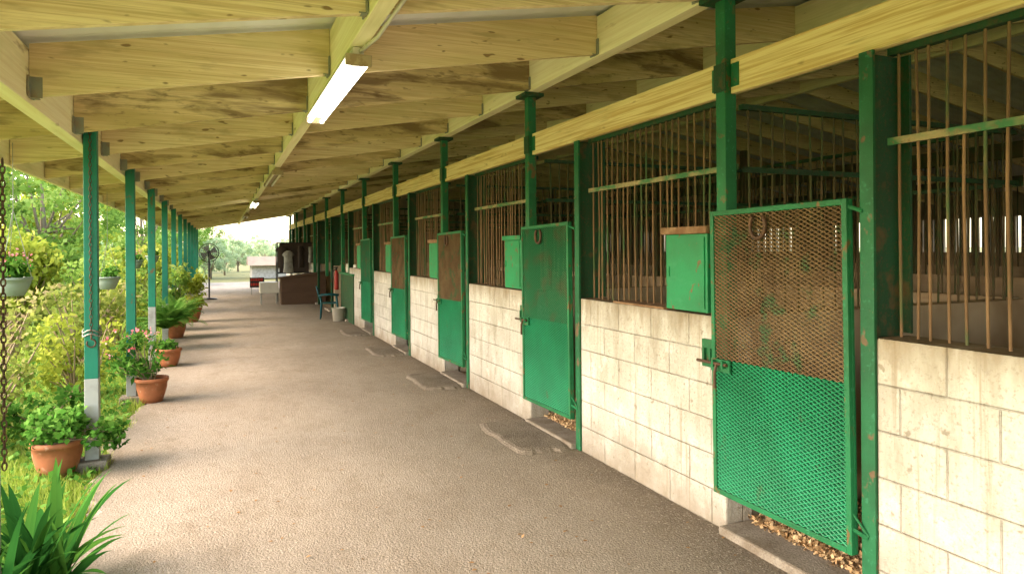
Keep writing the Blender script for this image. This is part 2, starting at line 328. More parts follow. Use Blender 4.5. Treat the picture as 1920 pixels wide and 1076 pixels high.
# ------------------------------------------------------------ stall fronts
P=2.68
def wallseg(y0,y1,lab,grp='block walls below the stall bars'):
    return obj('stall_wall',MB().box(2.64,2.84,0,y1-y0,-.02,1.22).mesh('stall_wall',M_wall),loc=(0,y0,0),label=lab,cat='wall',group=grp,bevel=.012)
def barsmesh(n,L,z0,z1,r=.0085,axis='y',mat=M_bar,rail=2.08,railmat=M_rail,rw=.016):
    mb=MB(); 
    for i in range(n):
        t=(i+.5)*L/n+random.uniform(-.01,.01); w=random.uniform(-.006,.006); q=random.uniform(-.014,.014)
        pts=[(w,t,z0),(w+random.uniform(-.004,.004),t+q,(z0+z1)/2),(w,t+random.uniform(-.006,.006),z1)] if axis=='y' else [(t,w,z0),(t+q,w,(z0+z1)/2),(t,w,z1)]
        mb.tube(pts,r,6,0,False)
    bm_=mb.mesh('bars',mat,True)
    r2=MB(); r3=MB()
    if axis=='y': r2.box(-.022,-.010,-.06,L,rail-rw,rail+rw); r3.box(-.02,.02,0,L,z1-.01,z1+.02)
    else: r2.box(0,L,-.022,-.010,rail-rw,rail+rw); r3.box(0,L,-.02,.02,z1-.01,z1+.02)
    return bm_,r2.mesh('rail',railmat),r3.mesh('top_rail',M_jamb)
bmesh_,rmesh_,tmesh_=barsmesh(22,1.66,1.22,2.47,r=.0068)
pb,pr,ptp=barsmesh(26,2.6,1.22,2.45,axis='x',mat=M_bard,railmat=M_jamb,r=.0075)
bb,br,btp=barsmesh(26,2.6,1.22,2.5,axis='y',mat=M_bard,railmat=M_jamb,r=.0075)
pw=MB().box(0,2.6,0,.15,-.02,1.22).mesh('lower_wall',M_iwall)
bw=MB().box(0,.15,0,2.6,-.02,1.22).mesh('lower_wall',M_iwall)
tpm=MB().box(2.62,2.70,-.04,.04,.9,3.02).mesh('shaft',M_green)
tpc=MB().box(2.56,2.75,-.11,.11,3.02,3.05).mesh('cap_plate',M_jamb)
tpp=MB().box(2.614,2.62,-.05,.05,2.5,2.66).mesh('splice_plate',M_jamb)
jbm=MB().box(2.628,2.643,.0,.07,0,2.48,0).box(2.643,2.86,.055,.07,1.2,2.48,1).box(2.643,2.70,.055,.07,0,1.2,1).box(2.86,2.875,.0,.07,1.225,2.48,1).mesh('stall_jamb_post',[M_edge,M_jamb])
hdm=MB().box(2.655,2.697,0,P-.09,2.485,2.68).mesh('header_beam',M_head)
hbk=MB().box(2.648,2.655,-.0,.06,2.52,2.65).mesh('header_bracket',M_green)
DW=.93; Z0,Z1,ZM=.235,1.835,1.0
dfr=MB()
dfr.box(-.012,.012,0,.028,Z0,Z1).box(-.012,.012,DW-.028,DW,Z0,Z1).box(-.012,.012,.028,DW-.028,Z0,Z0+.028).box(-.012,.012,.028,DW-.028,Z1-.028,Z1)
dfr.box(.012,.03,0,.006,Z0,Z1).box(.012,.03,0,DW,Z0,Z0+.006).box(.012,.03,0,DW,Z1-.006,Z1)
dfm=dfr.mesh('frame',M_green)
def diamond(y0,y1,z0,z1,dy=.044,dz=.0215,w=.0052,dp=.004):
    mb=MB(); ny=round((y1-y0)/dy); sy=(y1-y0)/ny/2; nz=round((z1-z0)/dz); sz=(z1-z0)/nz/2
    for i in range(nz*2):
        for j in range(ny*2):
            a=(i+j)%2
            za,zc=(z0+i*sz,z0+(i+1)*sz) if a==0 else (z0+(i+1)*sz,z0+i*sz)
            ya=y0+j*sy; yb=ya+sy
            mb.add([(-dp,ya,za-w/2),(-dp,yb,zc-w/2),(dp,yb,zc+w/2),(dp,ya,za+w/2)],[(0,1,2,3)])
            mb.add([(-dp,ya,za-w/2),(-dp,yb,zc-w/2),(-dp/2,yb,zc+w*.35),(-dp/2,ya,za+w*.35)],[(0,1,2,3)])
    return mb
up_=diamond(.028,DW-.028,ZM,Z1-.028,w=.0064,dp=.005); up2=diamond(.028,DW-.028,ZM,Z1-.028,w=.0076,dp=.005)
lo_=diamond(.028,DW-.028,Z0+.028,ZM,w=.0065,dp=.005)
upm={'rust':up_.mesh('upper_mesh',M_rust),'mid':up2.mesh('upper_mesh',M_mid)}
lom=lo_.mesh('lower_mesh',M_mesh)
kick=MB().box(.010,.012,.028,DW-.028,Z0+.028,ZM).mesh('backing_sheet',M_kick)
latch=MB()
latch.box(-.022,-.012,DW-.16,DW-.005,.93,1.0,0).tube([(-.034,DW-.15,.975),(-.034,DW+.1,.975)],.009,8,1)
latch.box(-.046,-.022,DW-.13,DW-.115,.955,.995,0).box(-.046,-.022,DW-.05,DW-.035,.955,.995,0)
latch.tube([(-.034,DW-.07,.975),(-.05,DW-.07,.93),(-.05,DW-.07,.84)],.009,6,1)
latm=latch.mesh('latch',[M_green,M_iron])
hng=MB()
for z in (Z0+.12,Z1-.03):
    hng.tube([(.0,.015,z),(.03,-.05,z-.03)],.01,6)
hng.tube([(.0,.015,Z0+.2),(.03,-.055,Z0+.1)],.006,6)
hngm=hng.mesh('hinge',M_green)
hs=MB(); pts=[]
for i in range(17):
    a=math.radians(-50+ i*(280/16)); pts.append((-.005,.055*math.cos(a),-.065*math.sin(a)))
hs.tube(pts,.011,6); hsm=hs.mesh('horseshoe',M_iron,True)
M_ledge=make_mat('rusty_ledge',(.17,.09,.045),[dict(s=9,lo=.4,hi=.6,c=(.28,.18,.1),f=.8)],rough=.9,bump=(30,.5,.01))
fb1=MB().box(2.60,2.80,0,.40,1.235,1.70).mesh('box_body',M_box)
fb2=MB().box(2.592,2.60,.02,.38,1.26,1.68).box(2.586,2.592,.35,.37,1.44,1.5).mesh('box_lid',M_box)
fb3=[MB().box(2.575,2.82,-.02,.42,1.70,1.745).mesh('top_ledge',m) for m in (M_ledge,M_box)]
wpm=MB().box(2.618,2.64,0,.13,.92,1.08).box(2.60,2.618,.035,.05,.95,1.03).box(2.60,2.618,.09,.105,.95,1.03).mesh('latch_keeper_plate',M_green)
wst=MB().box(2.615,2.83,.0,.62,1.221,1.236).mesh('wall_top_board',M_ledge)
rusts={0:'rust',1:'mid',2:'rust',3:'rust',4:'mid',-1:'rust'}
NB=10
for k in range(-4,NB+1):
    yo=2.13+P*k; yw=yo+.98; ye=yo+P
    if k>=-2:
        t=obj('stall_post',None,loc=(0,yw,0),label='tall green steel post rising from stall wall to roof',cat='post',group='green posts along the stall fronts')
        obj('shaft',tpm,parent=t,bevel=.004); obj('cap_plate',tpc,parent=t); obj('splice_plate',tpp,parent=t)
        hd=obj('header_beam',hdm,loc=(0,yw-P+.045,0),label='yellow timber beam spanning between green posts',cat='beam',group='timber beams over the stall fronts',bevel=.004)
        obj('beam_bracket',hbk,loc=(0,P-.16,0),parent=hd); obj('beam_bracket',hbk,loc=(0,.0,0),parent=hd)
    if k>=-1:
        obj('stall_jamb_post',jbm,loc=(0,yo,0),label='rust-flecked dark green steel channel beside a stall door',cat='post',group='steel jambs beside the stall doors')
        pt=obj('stall_partition',None,loc=(2.86,yw+.03,0),label='block partition with dark bars between two stalls',cat='partition wall',group='partitions between stalls')
        obj('lower_wall',pw,parent=pt); obj('bars',pb,loc=(0,.075,0),parent=pt); obj('rail',pr,loc=(0,.075,0),parent=pt); obj('top_rail',ptp,loc=(0,.075,0),parent=pt)
        pt=obj('stall_back_wall',None,loc=(5.5,yw+.2-P,0),label='block wall with dark bars behind a stall',cat='partition wall',group='back walls of the stalls')
        obj('lower_wall',bw,parent=pt); obj('bars',bb,loc=(.075,0,0),parent=pt); obj('rail',br,loc=(.075,0,0),parent=pt); obj('top_rail',btp,loc=(.075,0,0),parent=pt)
    if k<5 or k>=7:
        wallseg(yw,ye,'cream painted concrete block wall with dirt stains')
        if k>=-1:
            g_=obj('stall_grille',None,loc=(2.74,yw+.04,0),label='rusty vertical bars above a block wall with green rail',cat='bars',group='barred stall windows')
            obj('bars',bmesh_,parent=g_); obj('rail',rmesh_,parent=g_); obj('top_rail',tmesh_,parent=g_)
        if -1<=k<5:
            f=obj('feed_box',None,loc=(0,yw+.10,0),label='green metal feed box with rusty top on stall wall' if k!=1 else 'green metal feed box with green top on stall wall',cat='feed box',group='feed boxes beside the stall doors')
            obj('box_body',fb1,parent=f,bevel=.005); obj('box_lid',fb2,parent=f); obj('top_ledge',fb3[int(k==1)],parent=f,bevel=.006)
            obj('latch_keeper',wpm,loc=(0,yw+.045,0),label='green steel latch plate bolted to the wall corner',cat='latch',group='latch plates')
            if k in(0,): obj('wall_top_board',wst,loc=(0,yw+.55,0),label='weathered brown board lying on the wall top',cat='board',bevel=.005)
    if -1<=k<=4:
        kind=rusts[k]
        lab={'rust':'green mesh stall door with brown rusty upper half','mid':'green mesh stall door with faded dark upper half'}[kind]
        d=obj('stall_door',None,loc=(2.598,yo+.085,0),label=lab,cat='stable door',group='mesh stall doors')
        d.rotation_euler=(math.radians(-.9+random.uniform(-.3,.3)),0,math.radians(random.uniform(0,.8)))
        obj('frame',dfm,parent=d,bevel=.003); obj('upper_mesh',upm[kind],parent=d); obj('lower_mesh',lom,parent=d)
        obj('backing_sheet',kick,parent=d); obj('latch',latm,parent=d); obj('hinge',hngm,parent=d)
        if k in(0,1,2):
            obj('horseshoe',hsm,loc=(2.576,yo+.085+DW*.6,1.73),label='rusty horseshoe hung on the stall door',cat='horseshoe',group='horseshoes on doors')
    if k>=-1: obj('door_sill',MB().box(2.58,2.82,yo+.07,yw-.001,-.02,.045).mesh('door_sill',M_sill),label='worn concrete sill under a stall door',cat='door sill',group='door sills',bevel=.014)
    if 0<k<5:
        mb=MB(); n=44; cx,cy=2.40,yo+.6; vs=[(cx,cy,.026)]
        for sc,zz in ((.9,.026),(1.,.02),(1.1,.001)):
            for i in range(n):
                a=2*math.pi*i/n; q=(abs(math.cos(a))**5+abs(math.sin(a))**5)**(-1/5)*(1+.03*math.sin(5*a+k)+.025*math.sin(11*a+2*k)+.015*math.sin(23*a))
                vs.append((min(cx+.24*sc*q*math.cos(a),2.578),cy+.5*sc*q*math.sin(a),zz))
        fs=[(0,1+i,1+(i+1)%n) for i in range(n)]
        for r_ in (0,1): fs+=[(1+r_*n+i,1+(r_+1)*n+i,1+(r_+1)*n+(i+1)%n,1+r_*n+(i+1)%n) for i in range(n)]
        obj('asphalt_pad',mb.add(vs,fs).mesh('asphalt_pad',M_pad),label='worn dark asphalt pad in front of a stall door',cat='pad',group='pads at the stall doors')
n=9000; Pp=np.stack([rng.uniform(2.78,3.5,n),rng.uniform(2.2,3.1,n),rng.uniform(.015,.07,n)],1)
Pp=np.concatenate([Pp,Pp+[0,P,0]])
obj('wood_shavings',leaves('wood_shavings',Pp,.03,.3,M_shav,rng.uniform(.2,1,len(Pp)),.6),kind='stuff',label='pale wood shavings bedding on the stall floor',cat='bedding')
for x in (9.0,13.5):
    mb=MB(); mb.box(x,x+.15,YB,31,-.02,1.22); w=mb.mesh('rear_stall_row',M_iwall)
    r=obj('rear_stall_row',w,label='dim rear row of barred stalls across the barn',cat='partition wall',group='rear stall rows')
    mb=MB()
    for i in range(250): mb.tube([(x+.07,YB+i*.16,1.22),(x+.07,YB+i*.16,2.7)],.012,4,0,False)
    mb.box(x+.03,x+.1,YB,31,2.7,2.9)
    for i in range(16): mb.box(x-.12,x,YB+i*2.7,YB+i*2.7+.12,0,3.4)
    obj('bars',mb.mesh('bars',M_bard),parent=r)
mb=MB().box(17.2,17.3,YB,31,0,1.45).box(17.2,17.3,YB,31,2.3,3.6)
for i in range(140): mb.box(17.2,17.28,YB+i*.29,YB+i*.29+(.17 if (i//4)%3 else .25),1.45,2.3)
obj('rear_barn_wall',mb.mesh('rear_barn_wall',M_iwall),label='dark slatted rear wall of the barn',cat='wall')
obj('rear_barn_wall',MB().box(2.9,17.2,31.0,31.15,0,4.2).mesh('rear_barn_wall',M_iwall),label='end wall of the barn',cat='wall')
# ------------------------------------------------------------ light fixtures
def fixture(y,lit):
    o=obj('ceiling_light',None,loc=(.69,y,zb(.69)-.03),label='double fluorescent tube fixture on the ceiling beam' + (', lit' if lit else ', switched off'),cat='ceiling light',group='fluorescent fixtures along the beam')
    L=1.84
    obj('housing',MB().box(-.03,.03,0,L,-.045,0).box(-.068,.068,0,L,-.055,-.045).mesh('housing',M_white if lit else M_rustpl),parent=o,bevel=.003)
    ec=MB().box(-.07,.07,-.012,.016,-.10,-.04).mesh('end_cap',M_rustpl)
    obj('end_cap',ec,parent=o,bevel=.003); obj('end_cap',ec,loc=(0,L,0),parent=o,bevel=.003)
    for x in (-.045,.045):
        obj('tube',MB().tube([(x,.02,-.085),(x,L-.02,-.085)],.014,10).mesh('tube',M_tube if lit else M_tubeoff,True),parent=o)
fixture(3.72,True); fixture(9.5,False); fixture(15.4,True); fixture(21.2,False)
obj('conduit_pipe',MB().tube([(.76,-4,zb(.76)-.02),(.76,3.0,zb(.76)-.02),(.75,3.5,zb(.76)-.04),(.70,3.72,zb(.76)-.065)],.011,8).mesh('conduit_pipe',M_white,True),label='white electrical conduit running along the ceiling beam',cat='pipe')
# ------------------------------------------------------------ chains
def chain(p0,n,name='hanging_chain',hook=True,r=.003,step=.03):
    mb=MB()
    for i in range(n):
        z=-i*step; pts=[]
        for k in range(9):
            a=2*math.pi*k/8; x=.009*math.cos(a); zz=.019*math.sin(a)
            pts.append((x,0,z+zz) if i%2 else (0,x,z+zz))
        mb.tube(pts,r,4,0,False)
    if hook:
        z=-n*step; pts=[(0,0,z+.02),(0,0,z-.02)]+[(.03*math.sin(a),0,z-.05-.03*math.cos(a)) for a in np.linspace(2.9,-2.2,9)]
        mb.tube(pts,.006,6)
    return obj(name,mb.mesh(name,M_iron,True),loc=p0,label='iron chain hanging from a roof post',cat='chain',group='chains on the posts')
chain((-.905,5.965,2.6),54)
chain((-.855,3.52,2.0),44,hook=False,r=.0035)
mb=MB(); 
for z in(1.02,.99): mb.tube([(.061*math.cos(a),.055*math.sin(a),z+.012*math.sin(3*a)) for a in np.linspace(0,2*math.pi,17)],.006,5)
obj('chain_loop',mb.mesh('chain_loop',M_steel,True),loc=(-.908,6.02,0),label='steel chain wrapped around a teal post',cat='chain')
# ------------------------------------------------------------ pots & plants
def pot(loc,r,h,lab,m=M_terra):
    pr=[(0,0),(r*.62,0),(r*.76,h*.25),(r*.9,h*.6),(r*.93,h*.84),(r,h*.85),(r*1.02,h*.92),(r,h),(r*.9,h),(r*.87,h*.88)]
    o=obj('flower_pot',None,loc=loc,label=lab,cat='flower pot',group='potted plants')
    obj('pot_body',MB().lathe(pr,28).mesh('pot_body',m,True),parent=o)
    obj('soil',MB().lathe([(r*.88,h*.885),(0,h*.9)],20).mesh('soil',M_soil),parent=o); return o
pot((-1.12,5.95,-.03),.175,.27,'round terracotta pot standing in the grass by a post')
pot((-.70,8.3,0),.165,.26,'terracotta pot on the pavement edge by a post')
pot((-.69,10.75,0),.165,.25,'terracotta pot with small plant on the pavement edge')
pot((-.8,14.2,0),.2,.32,'terracotta pot with a fern near the posts')
pot((-.62,17.2,0),.2,.32,'terracotta pot with leafy plant near the posts')
def plant(name,loc,C,R,per,L,W,mat,lab,cat='plant',stems=True,flowers=None,up=.5,stemr=.006,stemmat=M_twig,base=(0,0,0),flat=.8):
    o=obj(name,None,loc=loc,label=lab,cat=cat)
    C=np.array(C,float); Pp,T=clump_pts(C,R,per,flat)
    if stems:
        mb=MB()
        for c in C:
            b=Vector(base)+Vector((random.uniform(-.05,.05),random.uniform(-.05,.05),0)); c=Vector(c); mid=(b+c)/2+Vector((random.uniform(-.08,.08),random.uniform(-.08,.08),.05))*c.length
            mb.tube([b,mid,c],[stemr,stemr*.8,stemr*.5],5,0,False)
        obj('stems',mb.mesh('stems',stemmat,True),parent=o)
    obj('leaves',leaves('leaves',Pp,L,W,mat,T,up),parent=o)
    if flowers:
        F,nn,fs=flowers; F=np.array(F,float); FP=np.repeat(F,nn,0)+rng.normal(0,.014,(len(F)*nn,3))
        obj('flowers',leaves('flowers',FP,fs,.45,M_flower,rng.uniform(0,1,len(FP)),.5),parent=o,kind='stuff')
    return o
def rc(n,rx,ry,z0,z1): return [(random.uniform(-rx,rx),random.uniform(-ry,ry),random.uniform(z0,z1)) for _ in range(n)]
plant('ivy_plant',(-1.08,5.9,.25),rc(24,.22,.2,.02,.18)+[(.13+random.uniform(-.1,.2),random.uniform(-.05,.3),random.uniform(-.05,.14)) for _ in range(12)],[.085]*36,34,.045,.42,M_leafD,'leafy ivy spilling over a terracotta pot',stemr=.004)
fl=[(x-.16,y,z) for x,y,z in rc(16,.24,.2,.3,.62)]
plant('flowering_plant',(-.72,8.3,.2),[(x-.13,y,z) for x,y,z in rc(26,.22,.18,.1,.54)],[.085]*26,18,.085,.2,M_leafD,'pink flowering plant in a terracotta pot',flowers=(fl,6,.026),stemr=.008)
plant('small_pot_plant',(-.69,10.75,.22),rc(8,.13,.12,.03,.14),[.08]*8,30,.07,.3,M_leafD,'small green plant in a terracotta pot')
plant('leafy_pot_plant',(-.62,17.2,.28),rc(16,.25,.2,.1,.75),[.16]*16,50,.12,.25,M_leafB,'yellow-green leafy plant in a terracotta pot')
plant('leafy_pot_plant',(-.95,15.6,.1),rc(20,.3,.3,.1,1.1),[.18]*20,50,.12,.22,M_leafA,'tall leafy plant by the posts')
def blades(name,n,Lr,wid,mat,seg=9,spread=.05,droop=1.,elev=(.5,1.4),fold=.15):
    V=[];F=[];T=[]
    for i in range(n):
        az=random.uniform(0,2*math.pi); L=random.uniform(*Lr); el=random.uniform(*elev); w=wid*random.uniform(.75,1.2)
        p=Vector((random.gauss(0,spread),random.gauss(0,spread),0)); d=Vector((math.cos(az)*math.cos(el),math.sin(az)*math.cos(el),math.sin(el)))
        s=Vector((-math.sin(az),math.cos(az),0)); t=random.uniform(.1,.9); o=len(V)
        for k in range(seg+1):
            u=k/seg; ww=w*min(1,.6+1.6*u)*(1-max(0,(u-.6)/.4)**1.8)
            nrm=s.cross(d)
            q=nrm*ww*fold*(-1 if nrm.z<0 else 1)
            V+= [p-s*ww+q,p,p+s*ww+q]
            p=p+d*(L/seg); d=(d+Vector((0,0,-droop*random.uniform(.8,1.2)*2.2/seg*(u*.8+.15)))).normalized()
        for k in range(seg):
            a=o+3*k; F+=[(a,a+1,a+4,a+3),(a+1,a+2,a+5,a+4)]; T+=[t,t+.08]
    me=np_mesh(name,np.array([tuple(v) for v in V]),np.array(F),mat,np.array(T)); me.polygons.foreach_set('use_smooth',[True]*len(F)); return me
LB='dark green strap-leaved lily clump beside the pavement'
obj('strap_leaf_plant',blades('strap_leaf_plant',62,(.45,.72),.024,M_strap,12,.08,1.05,(.6,1.45)),loc=(-.80,3.82,-.05),label=LB,cat='plant')
obj('strap_leaf_plant',blades('strap_leaf_plant',50,(.4,.62),.024,M_strap,12,.08,1.05,(.6,1.45)),loc=(-.95,3.42,-.05),label=LB,cat='plant')
def fern(name,n,L,mat):
    V=[];F=[];T=[]
    for i in range(n):
        az=random.uniform(0,6.28); el=random.uniform(.4,1.3); l=L*random.uniform(.7,1.1); t=random.uniform(.1,.9)
        p=Vector((0,0,0)); d=Vector((math.cos(az)*math.cos(el),math.sin(az)*math.cos(el),math.sin(el))); s=Vector((-math.sin(az),math.cos(az),0))
        for k in range(22):
            u=k/22; q=.11*L/.6*math.sin(math.pi*min(1,u*.9+.12))+.01
            for sg in(-1,1):
                o=len(V); tip=p+s*sg*q+d*q*.35-Vector((0,0,q*.25)); V+=[p,p+(tip-p)*.5+d*.012,tip,p+(tip-p)*.5-d*.012]; F.append((o,o+1,o+2,o+3)); T.append(t+random.uniform(-.1,.1))
            p=p+d*(l/22); d=(d+Vector((0,0,-.1*(u+.25)))).normalized()
    return np_mesh(name,np.array([tuple(v) for v in V]),np.array(F),mat,np.array(T))
obj('fern_plant',fern('fern_plant',60,.65,M_leafD),loc=(-.85,12.6,.35),label='arching green fern beside the posts',cat='plant')
obj('fern_plant',fern('fern_plant',50,.7,M_leafD),loc=(-.8,14.2,.3),label='arching green fern in a terracotta pot',cat='plant')
def hangpot(loc,r,fl=False):
    o=obj('hanging_basket',None,loc=loc,label='grey-green hanging pot with small plants under the eave',cat='hanging pot',group='hanging pots along the eave')
    obj('bowl',MB().lathe([(0,-r*1.0),(r*.6,-r*1.0),(r*.9,-r*.3),(r,0),(r*1.06,0),(r*1.06,.02),(r*.9,.02),(r*.85,-.02),(0,-.02)],22).mesh('bowl',M_hp,True),parent=o)
    mb=MB(); top=(0,0,zb(loc[0])-loc[2])
    for a in (0,2.1,4.2): mb.tube([(r*math.cos(a),r*math.sin(a),.01),(0,0,.5),top],.0025,4,0,False)
    obj('wire',mb.mesh('wire',M_steel),parent=o)
    C=np.array(rc(8,r*.7,r*.7,.03,.13)); Pp,T=clump_pts(C,[.06]*8,26)
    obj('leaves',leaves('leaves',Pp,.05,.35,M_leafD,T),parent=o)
    if fl:
        FP=np.array(rc(36,r,r,.1,.22)); obj('flowers',leaves('flowers',FP,.022,.45,M_flower,rng.uniform(0,1,36)),parent=o,kind='stuff')
hangpot((-1.36,10.2,1.27),.14); hangpot((-1.36,5.85,1.42),.11,True); hangpot((-1.36,13.2,1.45),.13,True); hangpot((-1.36,16.5,1.5),.13)
# shrubs
def shrub(x,y,rx,h,n,cr,per,L,W,mat,lab,z0=.25,**k):
    return plant('garden_shrub',(x,y,-.05),rc(n,rx,rx,h*z0,h),[cr]*n,per,L,W,mat,lab,'shrub',stemr=.012,**k)
shrub(-1.95,6.9,.5,1.15,46,.14,24,.06,.3,M_leafC,'sparse twiggy shrub with reddish yellow leaves')
shrub(-2.6,8.0,.7,1.3,55,.18,24,.07,.3,M_leafC,'sparse twiggy garden shrub')
shrub(-1.5,9.0,.3,.95,22,.15,30,.08,.35,M_leafB,'yellow-green garden shrub behind the posts')
shrub(-1.8,11.4,.5,1.15,36,.18,30,.08,.35,M_leafC,'pinkish flowering garden shrub')
shrub(-2.95,12.6,.5,1.9,46,.24,54,.11,.38,M_leafB,'dense yellow variegated croton shrub',z0=.5)
shrub(-3.6,10.6,.7,1.3,36,.24,44,.1,.35,M_leafB,'green leafy garden shrub')
shrub(-1.7,13.8,.5,1.3,32,.2,36,.09,.35,M_leafB,'yellow-green shrub beside the posts')
shrub(-2.2,16.2,.7,1.5,36,.25,38,.1,.35,M_leafA,'green shrub beside the posts')
shrub(-3.9,15.5,.8,1.7,40,.28,46,.12,.35,M_leafC,'large leafy garden shrub')
shrub(-1.9,19.5,.7,1.7,36,.26,38,.12,.35,M_leafB,'yellow-green leafy garden shrub')
shrub(-3.2,21.,1.,1.9,40,.3,42,.13,.35,M_leafA,'green leafy garden shrub')
shrub(-5.2,19.,1.,2.1,44,.32,46,.13,.35,M_leafA,'green leafy garden shrub')
shrub(-2.0,24.,.8,1.8,36,.28,38,.13,.35,M_leafB,'green leafy garden shrub')
shrub(-1.8,5.0,.35,.35,16,.12,30,.07,.35,M_leafD,'low green plant in the grass',z0=.1)
shrub(-1.5,7.4,.25,.35,16,.11,26,.07,.35,M_leafD,'low green plant behind a post',z0=.1)
# trees
def tree_data(seed,h,cr,mat,n=70,per=90,L=.22):
    random.seed(seed); C=[];R=[]
    for i in range(n):
        a=random.uniform(0,6.28); u=random.uniform(.2,1)**.5; z=random.uniform(-1,1); q=math.sqrt(max(0,1-z*z*.85))
        C.append((cr*u*q*math.cos(a)*random.uniform(.8,1.15),cr*u*q*math.sin(a),h*.58+z*h*.42*random.uniform(.8,1.05))); R.append(random.uniform(.4,.8)*cr/2.8)
    Pp,T=clump_pts(np.array(C),R,per,.7)
    lm=leaves('crown',Pp,L,.33,mat,T,.4)
    mb=MB(); mb.tube([(0,0,-.1),(.08,.03,h*.18),(-.05,.08,h*.36),(.05,0,h*.6)],[.2,.15,.12,.06],8)
    for i in range(14):
        c=Vector(C[i*3%n]); b=Vector((0,0,h*random.uniform(.15,.4))); m=(b+c)/2+Vector((random.uniform(-.3,.3),random.uniform(-.3,.3),.1))
        mb.tube([b,m,c],[.07,.045,.015],5,0,False)
    return mb.mesh('trunk',M_bark,True),lm
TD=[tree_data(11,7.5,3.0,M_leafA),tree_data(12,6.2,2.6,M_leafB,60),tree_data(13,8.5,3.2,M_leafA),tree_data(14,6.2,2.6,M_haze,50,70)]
def tree(i,x,y,s=1.,r=0.):
    o=obj('garden_tree',None,loc=(x,y,-.05),label='bright green leafy tree beyond the garden',cat='tree',group='trees beyond the garden',rotz=r); o.scale=(s,)*3
    obj('trunk',TD[i][0],parent=o); obj('crown',TD[i][1],parent=o)
random.seed(5)
for i,x,y,s in [(0,-6.4,21,.8),(1,-9.5,27,1.),(2,-5.9,29,.8),(0,-11.5,33,1.1),(1,-7.4,38,1.),(2,-4.1,43,.7),(0,-14,44,1.2),(1,-8.5,50,1.1),(0,-5.,56,.9),(2,-16,58,1.3)]:
    tree(i,x,y,s,random.uniform(0,6))
for x,y,s in [(-1.9,36,.36),(-.6,44,.4),(-2.2,46,.5),(1.2,58,.42),(.2,50,.36),(3.4,62,.38),(-1.2,56,.5)]:
    tree(3 if x>-1 else 0,x,y,s,random.uniform(0,6))
C=[];R=[]
for i in range(240):
    C.append((rng.uniform(-70,70),rng.uniform(95,125),rng.uniform(.5,2.6))); R.append(rng.uniform(1.2,2.4))
Pp,T=clump_pts(np.array(C),R,70,.8)
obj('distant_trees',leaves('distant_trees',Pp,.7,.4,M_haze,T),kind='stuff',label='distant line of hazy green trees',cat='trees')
def grass(n,x0,x1,y0,y1,h,name,w=.006):
    x=rng.uniform(x0,x1,n); y=y0+(y1-y0)*rng.uniform(0,1,n)**1.3
    keep=np.sin(x*3.1+y*1.9)+np.sin(y*4.3-x*2.)+rng.normal(0,.8,n)>-1.0
    x=x[keep];y=y[keep];n=len(x)
    ex=np.array([edge(v) for v in y]); x=np.where(x>ex+.02,ex-rng.uniform(0,.3,n),x)
    a=rng.uniform(0,6.28,n); hh=h*rng.uniform(.4,1.3,n)*(.6+.5*np.sin(x*5+y*3)**2); lean=rng.uniform(.1,.7,n)*hh; b=rng.uniform(0,6.28,n)
    B=np.stack([x,y,np.full(n,-.05)],1); S=np.stack([np.cos(a),np.sin(a),0*a],1)*w; Tp=B+np.stack([np.cos(b)*lean,np.sin(b)*lean,hh],1)
    V=np.stack([B-S,B+S,Tp],1).reshape(-1,3); F=np.arange(3*n).reshape(n,3)
    obj(name,np_mesh(name,V,F,M_grass,rng.beta(3,2,n)),kind='stuff',label='bright uneven grass along the pavement',cat='grass')
grass(70000,-3.2,-.78,2.2,11,.1,'grass',.005)
grass(40000,-9,-.8,10,32,.16,'grass',.014)
Pp=np.stack([rng.uniform(-3,-.85,8000),rng.uniform(3.,12,8000),rng.uniform(-.04,.05,8000)],1)
obj('ground_cover_weeds',leaves('ground_cover_weeds',Pp,.05,.4,M_leafD,rng.uniform(.2,1,8000),.7),kind='stuff',label='small leafy weeds among the grass',cat='weeds')
Pp=np.stack([rng.uniform(-.7,2.6,240),rng.uniform(1.5,12,240),np.full(240,.006)],1)
obj('leaf_litter',leaves('leaf_litter',Pp,.028,.35,M_shav,rng.uniform(0,.25,240),1.,D=np.stack([rng.normal(size=240),rng.normal(size=240),rng.normal(size=240)*.1],1)),kind='stuff',label='scattered dry leaf bits on the pavement',cat='leaf litter')
# ------------------------------------------------------------ far end furniture
dk=obj('wooden_desk',None,loc=(1.62,21.3,0),label='dark brown wooden counter desk with slanted top',cat='desk')
obj('desk_body',MB().add([(0,0,0),(1.3,0,0),(1.3,.6,0),(0,.6,0),(0,0,.76),(1.3,0,.92),(1.3,.6,.92),(0,.6,.76)],[(3,2,1,0),(4,5,6,7),(0,1,5,4),(1,2,6,5),(2,3,7,6),(3,0,4,7)]).mesh('desk_body',M_brown),parent=dk,bevel=.01)
obj('desk_top',MB().add([(-.05,-.05,.763),(1.35,-.05,.93),(1.35,.65,.93),(-.05,.65,.763),(-.05,-.05,.8),(1.35,-.05,.967),(1.35,.65,.967),(-.05,.65,.8)],[(3,2,1,0),(4,5,6,7),(0,1,5,4),(1,2,6,5),(2,3,7,6),(3,0,4,7)]).mesh('desk_top',M_brown),parent=dk)
tb=obj('side_table',None,loc=(1.05,21.6,0),label='small white folding table beside the desk',cat='table')
obj('table_top',MB().box(0,.52,0,.5,.34,.66).mesh('table_top',M_white),parent=tb,bevel=.01)
lg=MB().tube([(0,0,0),(0,0,.34)],.015,6).mesh('leg',M_steel)
for x in(.04,.48):
    for y in(.04,.46): obj('leg',lg,loc=(x,y,0),parent=tb)
ca=obj('display_cage',None,loc=(1.62,22.6,0),label='black framed wire display stand with hanging clothes',cat='display stand')
mb=MB()
for x in(0,1.4):
    for y in(0,.6): mb.tube([(x,y,0),(x,y,1.85)],.018,6)
for z in(.9,1.85):
    mb.tube([(0,0,z),(1.4,0,z),(1.4,.6,z),(0,.6,z),(0,0,z)],.014,6)
